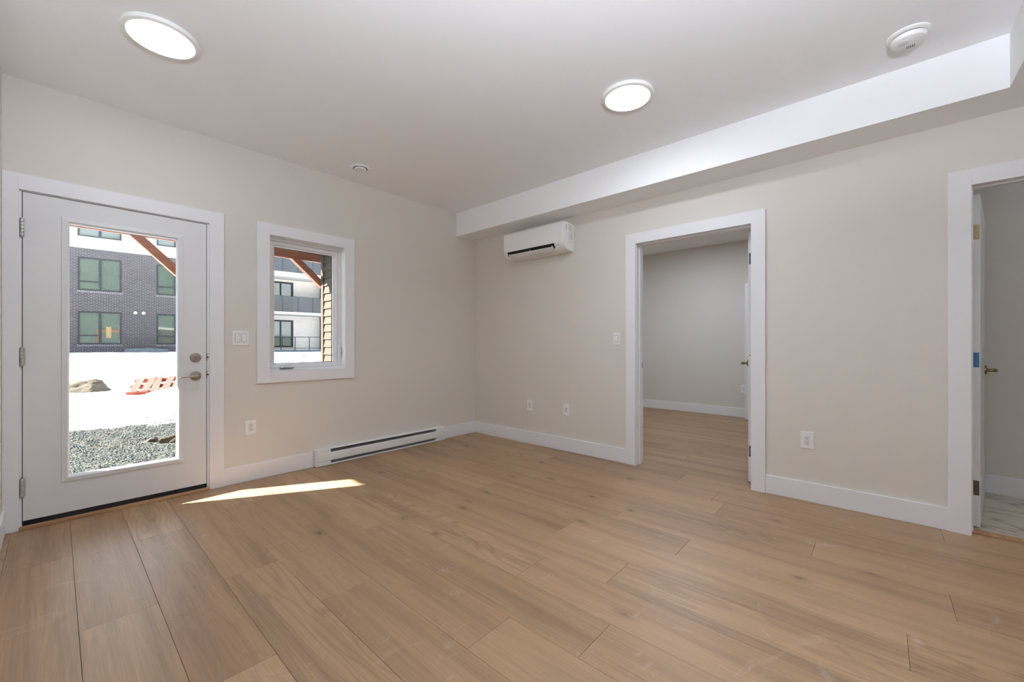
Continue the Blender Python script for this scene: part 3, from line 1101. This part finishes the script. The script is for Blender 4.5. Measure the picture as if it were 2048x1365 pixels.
xs = grid_axis([(-60, -8, 4.0), (-8, 6, 0.16), (6, 24, 0.6), (24, 60, 4.0)])
ys = grid_axis([(0.2, 5, 0.12), (5, 14, 0.18), (14, 30, 0.4), (30, 60, 3.0)])
bm = bmesh.new()
gv = [[bm.verts.new((x, y, gz(x, y))) for x in xs] for y in ys]
for j in range(len(ys) - 1):
    for i in range(len(xs) - 1):
        bm.faces.new([gv[j][i], gv[j][i + 1], gv[j + 1][i + 1], gv[j + 1][i]])
m = MB(); m.bm.free(); m.bm = bm
tag(m.build('ground', GROUND, smooth=True), 'snowy yard with a bare gravel strip outside the door', 'ground', 'structure')

rnd = random.Random(3)
def stone(bm_, c, r, rnd_, sub=1, flat=0.6, seed=0.0, rough=0.35):
    res = bmesh.ops.create_icosphere(bm_, subdivisions=sub, radius=1.0)
    rz = Matrix.Rotation(rnd_.uniform(0, 6.28), 3, 'Z')
    for v in res['verts']:
        p = v.co.copy()
        k = 1 + rough * noise.noise(p * 1.6 + Vector((seed, seed * 0.7, 0)))
        p = Vector((p.x * r[0] * k, p.y * r[1] * k, p.z * r[2] * k))
        v.co = rz @ p + Vector(c)


m = MB()
t_ = bmesh.new()
protos = []
for k in range(9500):
    x = rnd.uniform(-4.0, -2.1)
    y = 0.25 + 4.1 * rnd.random() ** 0.8
    r = rnd.uniform(0.005, 0.013)
    if any((x - a) ** 2 + (y - b) ** 2 < c * c for a, b, c in ((-2.10, 2.42, 0.22), (-2.60, 2.86, 0.2), (-2.78, 3.04, 0.12))):
        continue
    # cheap stones: squashed octahedra
    a = rnd.uniform(0, 6.28)
    ca, sa = math.cos(a), math.sin(a)
    z = gz(x, y) + r * 0.25
    P = []
    for ux, uy, uz in ((1, 0, 0), (0, 1, 0), (-1, 0, 0), (0, -1, 0), (0, 0, 1), (0, 0, -1)):
        q = rnd.uniform(0.75, 1.25)
        X, Y, Z = ux * r * q * 1.2, uy * r * q * 0.9, uz * r * q * 0.7
        P.append(m.bm.verts.new((x + X * ca - Y * sa, y + X * sa + Y * ca, z + Z)))
    mi = rnd.choice((0, 0, 1, 1, 2))
    for q in ((0, 1, 4), (1, 2, 4), (2, 3, 4), (3, 0, 4), (1, 0, 5), (2, 1, 5), (3, 2, 5), (0, 3, 5)):
        m.bm.faces.new([P[i] for i in q]).material_index = mi
t_.free()
GR = [stone_mat('gravel_grey', srgb(48, 54, 55), srgb(64, 70, 70)), stone_mat('gravel_pale', srgb(68, 72, 70), srgb(86, 86, 80)), stone_mat('gravel_dark', srgb(36, 41, 43), srgb(52, 56, 56))]
tag(m.build('gravel', GR), 'loose grey gravel lying just outside the door', 'gravel', 'stuff')

# boulder
def rock_obj(name, c, r, seed, mat, label, cat, sub=4, rough=0.5, group=None, tilt=0.0):
    bm_ = bmesh.new()
    res = bmesh.ops.create_icosphere(bm_, subdivisions=sub, radius=1.0)
    for v in bm_.verts:
        p = v.co.copy()
        k = 1 + rough * noise.noise(p * 0.9 + Vector((seed, 0, 0))) + 0.20 * noise.noise(p * 2.6 + Vector((0, seed, 0))) + 0.10 * noise.noise(p * 7)
        q = Vector((p.x * r[0], p.y * r[1], p.z * r[2])) * k
        q.z += tilt * q.x
        # chop facets
        for nrm, d in ((Vector((0.75, -0.5, 0.45)), 0.62 * r[0]), (Vector((-0.35, -0.6, 0.72)), 0.55 * r[2] + 0.1)):
            nn = nrm.normalized()
            e = q.dot(nn) - d
            if e > 0:
                q -= nn * e * 0.8
        v.co = q
    mb = MB(); mb.bm.free(); mb.bm = bm_
    o = mb.build(name, mat, smooth=True)
    o.location = c
    return tag(o, label, cat, group=group)


rock_obj('boulder', (-3.20, 9.75, gz(-3.20, 9.75) - 0.03), (0.52, 0.36, 0.28), 3.7, ROCK, 'tan boulder lying in the snow, seen through the door glass', 'rock', tilt=0.22)
k = 0
for (px, py, z, rr) in ((-3.9, 11.4, 0.0, 0.09), (-2.95, 10.4, 0, 0.10), (-1.35, 12.6, 0, 0.11), (-2.65, 4.9, 0, 0.07), (-3.05, 4.55, 0, 0.06), (-2.25, 4.9, 0, 0.08), (-2.0, 4.6, 0, 0.05),
                        (3.0, 17.5, 0, 0.16), (4.6, 18.8, 0, 0.14), (5.2, 16.0, 0, 0.13), (5.8, 20.5, 0, 0.18)):
    rock_obj('stone', (px, py, gz(px, py) - 0.01), (rr, rr * 0.6, rr * 0.28), 1.0 + k, DSTONE, 'small dark stone poking out of the snow', 'stone', 2, 0.6, 'small stones in the snow')
    k += 1
rock_obj('stone', (-2.60, 2.86, gz(-2.60, 2.86) + 0.02), (0.115, 0.08, 0.065), 12.4, ROCK, 'fist-sized tan stone on the gravel at the right edge of the door glass', 'stone', 3, 0.5)
rock_obj('stone', (-2.78, 3.04, gz(-2.78, 3.04) + 0.015), (0.055, 0.045, 0.035), 15.4, ROCK, 'small pale tan stone on the gravel beside the larger tan one', 'stone', 3, 0.5)

# pallet: orange stringers, weathered slats, tilted in the snow
pl = empty('wooden_pallet', (-1.86, 8.75, gz(-1.86, 8.75) + 0.09))
pl.rotation_euler = (R(15), R(-2), R(-16))
tag(pl, 'broken wooden pallet with orange runners half buried in snow', 'pallet')
for y in (-0.42, 0.0, 0.42):
    m = MB()
    m.box(-0.62, 0.62, y - 0.045, y + 0.045, 0.0, 0.085)
    m.build('runner', PORANGE, pl, local=True, bevel=0.004)
for k, x in enumerate((-0.50, -0.31, -0.13, 0.04, 0.22, 0.38, 0.54)):
    m = MB()
    sk_ = 0.05 * math.sin(k * 2.3)
    m.prism([(x - 0.068, -0.49), (x + 0.068, -0.49), (x + 0.068 + sk_, 0.49), (x - 0.068 + sk_, 0.49)], 0.087, 0.107, 'z')
    m.build('slat', PWOOD, pl, local=True, bevel=0.002)
m = MB()
bm_ = m.bm
res = bmesh.ops.create_icosphere(bm_, subdivisions=4, radius=1.0)
for v in res['verts']:
    p = v.co
    kk = 1 + 0.45 * noise.noise(p * 1.5) + 0.15 * noise.noise(p * 4)
    v.co = Vector((p.x * 0.50 * kk, p.y * 0.15 * kk, p.z * 0.12 * kk))
sn = m.build('snow_drift', SNOW, smooth=True)
sn.location = (-1.72, 7.95, gz(-1.72, 7.95) - 0.02)
tag(sn, 'small heap of snow against the broken pallet', 'snow heap')

# ------------------------------------------------------------------ outside: porch and siding
pr = empty('porch_frame', (-3.0, 2.35, -0.12))
tag(pr, 'orange-stained timber porch frame with a beam and angled braces', 'porch frame')
PB0, PB1 = 2.35, 2.40
MB().box(-5.34, -0.935, PB0, PB1, 2.358, 2.60).build('beam', CEDAR, pr, bevel=0.004)
def brace(xa, za, xb, zb, th=0.09):
    d = Vector((xb - xa, 0, zb - za)).normalized()
    n = Vector((-d.z, 0, d.x))
    a, b = Vector((xa, 0, za)), Vector((xb, 0, zb))
    q = [a, b, b + n * th, a + n * th]
    m = MB()
    m.prism([(p.x, p.z) for p in q], PB0 + 0.004, PB1 + 0.035, 'y')
    return m.build('brace', CEDAR, pr, bevel=0.003)


brace(-3.06, 2.358, -2.16, 1.458)
brace(-1.36, 2.358, -0.94, 1.98)
MB().box(-2.17, -2.03, PB0, PB1 + 0.06, gz(-2.1, 2.4) - 0.05, 2.358).build('post', CEDAR, pr, bevel=0.004)
MB().box(-5.34, -5.20, PB0, PB1 + 0.06, gz(-5.2, 2.4) - 0.05, 2.358).build('post', CEDAR, pr, bevel=0.004)
m = MB()
m.box(-5.34, 1.6, 0.2, 2.43, 2.60, 2.74)
tag(m.build('porch_roof', SIDETRIM), 'flat roof over the porch outside the door', 'roof', 'structure')

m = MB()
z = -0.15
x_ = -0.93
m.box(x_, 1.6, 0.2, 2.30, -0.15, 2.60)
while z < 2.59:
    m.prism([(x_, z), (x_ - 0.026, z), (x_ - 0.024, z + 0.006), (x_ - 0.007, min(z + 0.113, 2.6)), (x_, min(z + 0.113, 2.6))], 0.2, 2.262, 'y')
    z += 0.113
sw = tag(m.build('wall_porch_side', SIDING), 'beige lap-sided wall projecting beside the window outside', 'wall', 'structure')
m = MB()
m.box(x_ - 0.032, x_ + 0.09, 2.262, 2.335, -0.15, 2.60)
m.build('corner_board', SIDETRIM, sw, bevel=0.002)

# ------------------------------------------------------------------ outside: building across the yard
FAa = R(-5)
bd = empty('apartment_building', (-2.0, 28.0, 0.0), FAa)
tag(bd, 'apartment block across the snowy yard, dark brick left and white brick right', 'building')
WIN = [(-0.83, 0.88, 5.87, 4.08), (2.37, 4.08, 5.87, 4.08), (-0.83, 0.88, 2.94, 1.155), (2.37, 4.08, 2.94, 1.155),
       (-4.03, -2.32, 5.87, 4.08), (-4.03, -2.32, 2.94, 1.155)]
def wall_with_holes(x0, x1, z0, z1, holes, y0, y1):
    """solid facade slab cut by rectangular holes (grid split)"""
    xs_ = sorted(set([x0, x1] + [h[0] for h in holes] + [h[1] for h in holes]))
    zs_ = sorted(set([z0, z1] + [h[2] for h in holes] + [h[3] for h in holes]))
    m = MB()
    for a, b in zip(xs_[:-1], xs_[1:]):
        for c, d in zip(zs_[:-1], zs_[1:]):
            mx, mz = (a + b) / 2, (c + d) / 2
            if any(h[0] < mx < h[1] and h[2] < mz < h[3] for h in holes):
                continue
            m.box(a, b, y0, y1, c, d)
    return m


holes = [(a, b, d, c) for a, b, c, d in WIN]
wall_with_holes(-9, 7.4, 0.2, 6.345, holes, 0, 0.3).build('brick_wall', DBRICK, bd, local=True)
UP = [(-0.83, 0.88, 6.985, 7.9), (2.37, 4.08, 6.985, 7.9), (-4.03, -2.32, 6.985, 7.9)]
wall_with_holes(-9, 7.4, 6.345, 8.3, UP, -0.03, 0.3).build('white_cladding', WPANEL, bd, local=True)
m = MB()
for z in (6.70,):
    m.box(-9, 7.4, -0.034, -0.029, z, z + 0.012)
for x in (-3.3, 1.6, 5.2):
    m.box(x, x + 0.012, -0.034, -0.029, 6.345, 8.3)
m.build('cladding_joint', INKGREY, bd, local=True)


def fwindow(a, b, z0, z1, mull=0.46, tr=0.30, y=0.0, paper=False, name='window'):
    m = MB()
    f = 0.075
    m.frame(a, b, z0, z1, a + f, b - f, z0 + f, z1 - f, y + 0.03, y + 0.12)
    mid = a + (b - a) * 0.50
    if mull:
        m.box(mid - 0.055, mid + 0.055, y + 0.03, y + 0.12, z0 + f, z1 - f)
    if tr:
        zt = z0 + (z1 - z0) * tr
        m.box(a + f, mid - 0.055, y + 0.04, y + 0.12, zt - 0.035, zt + 0.035)
    o = m.build(name, FRAMEM, bd, local=True)
    MB().box(a + f, b - f, y + 0.09, y + 0.10, z0 + f, z1 - f).build('pane', FGLASS, o, local=True)
    if paper:
        MB().box(a + (b - a) * 0.635, a + (b - a) * 0.755, y + 0.083, y + 0.089, z0 + (z1 - z0) * 0.20, z0 + (z1 - z0) * 0.54).build('paper_notice', PAPER, o, local=True)
    return o


for k, (a, b, z1, z0) in enumerate(WIN):
    fwindow(a, b, z0, z1, 0.46, 0.27, 0.0, paper=(k == 2))
for a, b, z0, z1 in UP:
    fwindow(a, b, z0, z1, 0.46, 0, -0.03)
SILLB = brick_mat('sill_brick', srgb(104, 100, 102), srgb(84, 80, 82), srgb(120, 118, 120))
for a, b, z1, z0 in WIN:
    m = MB()
    x = a - 0.02
    while x < b:
        m.box(x, x + 0.055, -0.02, 0.02, z0 - 0.12, z0 - 0.012)
        x += 0.078
    m.build('brick_sill', SILLB, bd, local=True)
for s_ in (1.45, 1.80):
    MB().lathe([(0.085, 0.0), (0.085, -0.04), (0.06, -0.07), (0.01, -0.075)], (s_, 0, 2.955), 'y', 20).build('round_vent', WPANEL, bd, local=True, smooth=True)

# right-hand, white-brick half with balconies
DW = [(7.75, 10.21, 3.45, 5.80), (7.75, 10.21, 0.93, 2.965)]
wall_with_holes(7.4, 17, 0.2, 8.3, DW, 1.8, 2.1).build('white_brick_wall', WBRICK, bd, local=True)
MB().box(7.25, 7.4, 0.02, 2.1, 0.2, 8.3).build('return_wall', WBRICK, bd, local=True)
for z0, z1 in ((3.28, 3.46), (5.95, 6.27)):
    MB().box(7.4, 14.5, 0.0, 1.8, z0, z1).build('balcony_slab', WPANEL, bd, local=True, bevel=0.01)
MB().box(12.10, 12.62, 1.2, 1.8, 0.2, 8.2).build('dark_brick_pier', DBRICK, bd, local=True)
for zz, zt in ((3.46, 4.56), (6.27, 7.40)):
    m = MB()
    m.box(7.4, 14.5, 0.045, 0.06, zz + 0.03, zt)
    bg_ = m.build('balcony_glass', BALGLASS, bd, local=True)
    m = MB()
    for s_ in (8.07, 9.06, 10.05, 11.05, 12.05, 13.05):
        m.box(s_ - 0.02, s_ + 0.02, 0.03, 0.075, zz, zt + 0.01)
    m.box(7.4, 14.5, 0.035, 0.07, zt, zt + 0.025)
    m.build('railing_post', FRAMEM, bg_, local=True)
m = MB()
m.box(7.4, 12.1, 0.2, 0.235, 1.67, 1.71)
m.box(7.4, 12.1, 0.2, 0.235, 0.86, 0.90)
for s_ in (8.07, 8.99, 9.9, 10.86, 11.8):
    m.box(s_ - 0.022, s_ + 0.022, 0.195, 0.24, 0.6, 1.70)
m.build('ground_railing', FRAMEM, bd, local=True)
for (a, b, z0, z1) in DW:
    m = MB()
    f = 0.12
    m.frame(a, b, z0, z1, a + f, b - f, z0 + f, z1 - f, 1.82, 1.95)
    m.box(9.33, 9.41, 1.83, 1.95, z0 + f, z1 - f)
    m.box(8.4, 8.47, 1.83, 1.95, z0 + f, z1 - f)
    o = m.build('patio_door', FRAMEM, bd, local=True)
    MB().box(a + f, b - f, 1.90, 1.91, z0 + f, z1 - f).build('pane', FGLASS, o, local=True)
MB().box(7.0, 15, -0.4, 1.8, 0.3, 0.74).build('terrace', CONC, bd, local=True)
# building core behind the facades
MB().box(-9, 17, 2.2, 9.0, 0.2, 8.25).build('core', WPANEL, bd, local=True)
MB().box(-9, 7.2, 0.32, 2.2, 0.2, 8.25).build('core', FRAMEM, bd, local=True)

cs = tag(MB().build('concrete_slab', CONC), 'long grey concrete slab lying in snow against the dark brick wall', 'concrete slab')
_m = MB()
_m.prism([(1.0, 0.90), (2.0, 0.94), (2.86, 0.86), (2.86, 0.62), (1.0, 0.62)], -0.75, -0.2, 'y')
_m.bm.transform(Matrix.Translation((-2, 28, 0)) @ Matrix.Rotation(FAa, 4, 'Z'))
_m.bm.to_mesh(cs.data)
_m.bm.free()

# wooded hill behind the photographer, mirrored in the facade glass
bm = bmesh.new()
hx = [-90 + 6 * i for i in range(31)]
hy = [-130 + 8 * i for i in range(11)]
hv = [[bm.verts.new((x, y, max(-0.5, (34 - 28 * min(1, max(0, x / 20))) * math.exp(-((y + 95) / 22) ** 2) * (0.75 + 0.5 * noise.noise(Vector((x * 0.03, y * 0.03, 0)))) + 1.5 * noise.noise(Vector((x * 0.2, y * 0.2, 2))) - 0.5))) for x in hx] for y in hy]
for j in range(len(hy) - 1):
    for i in range(len(hx) - 1):
        bm.faces.new([hv[j][i], hv[j][i + 1], hv[j + 1][i + 1], hv[j + 1][i]])
m = MB(); m.bm.free(); m.bm = bm
tag(m.build('hills', HILL, smooth=True), 'wooded hill mirrored in the windows across the yard', 'hill', 'structure')
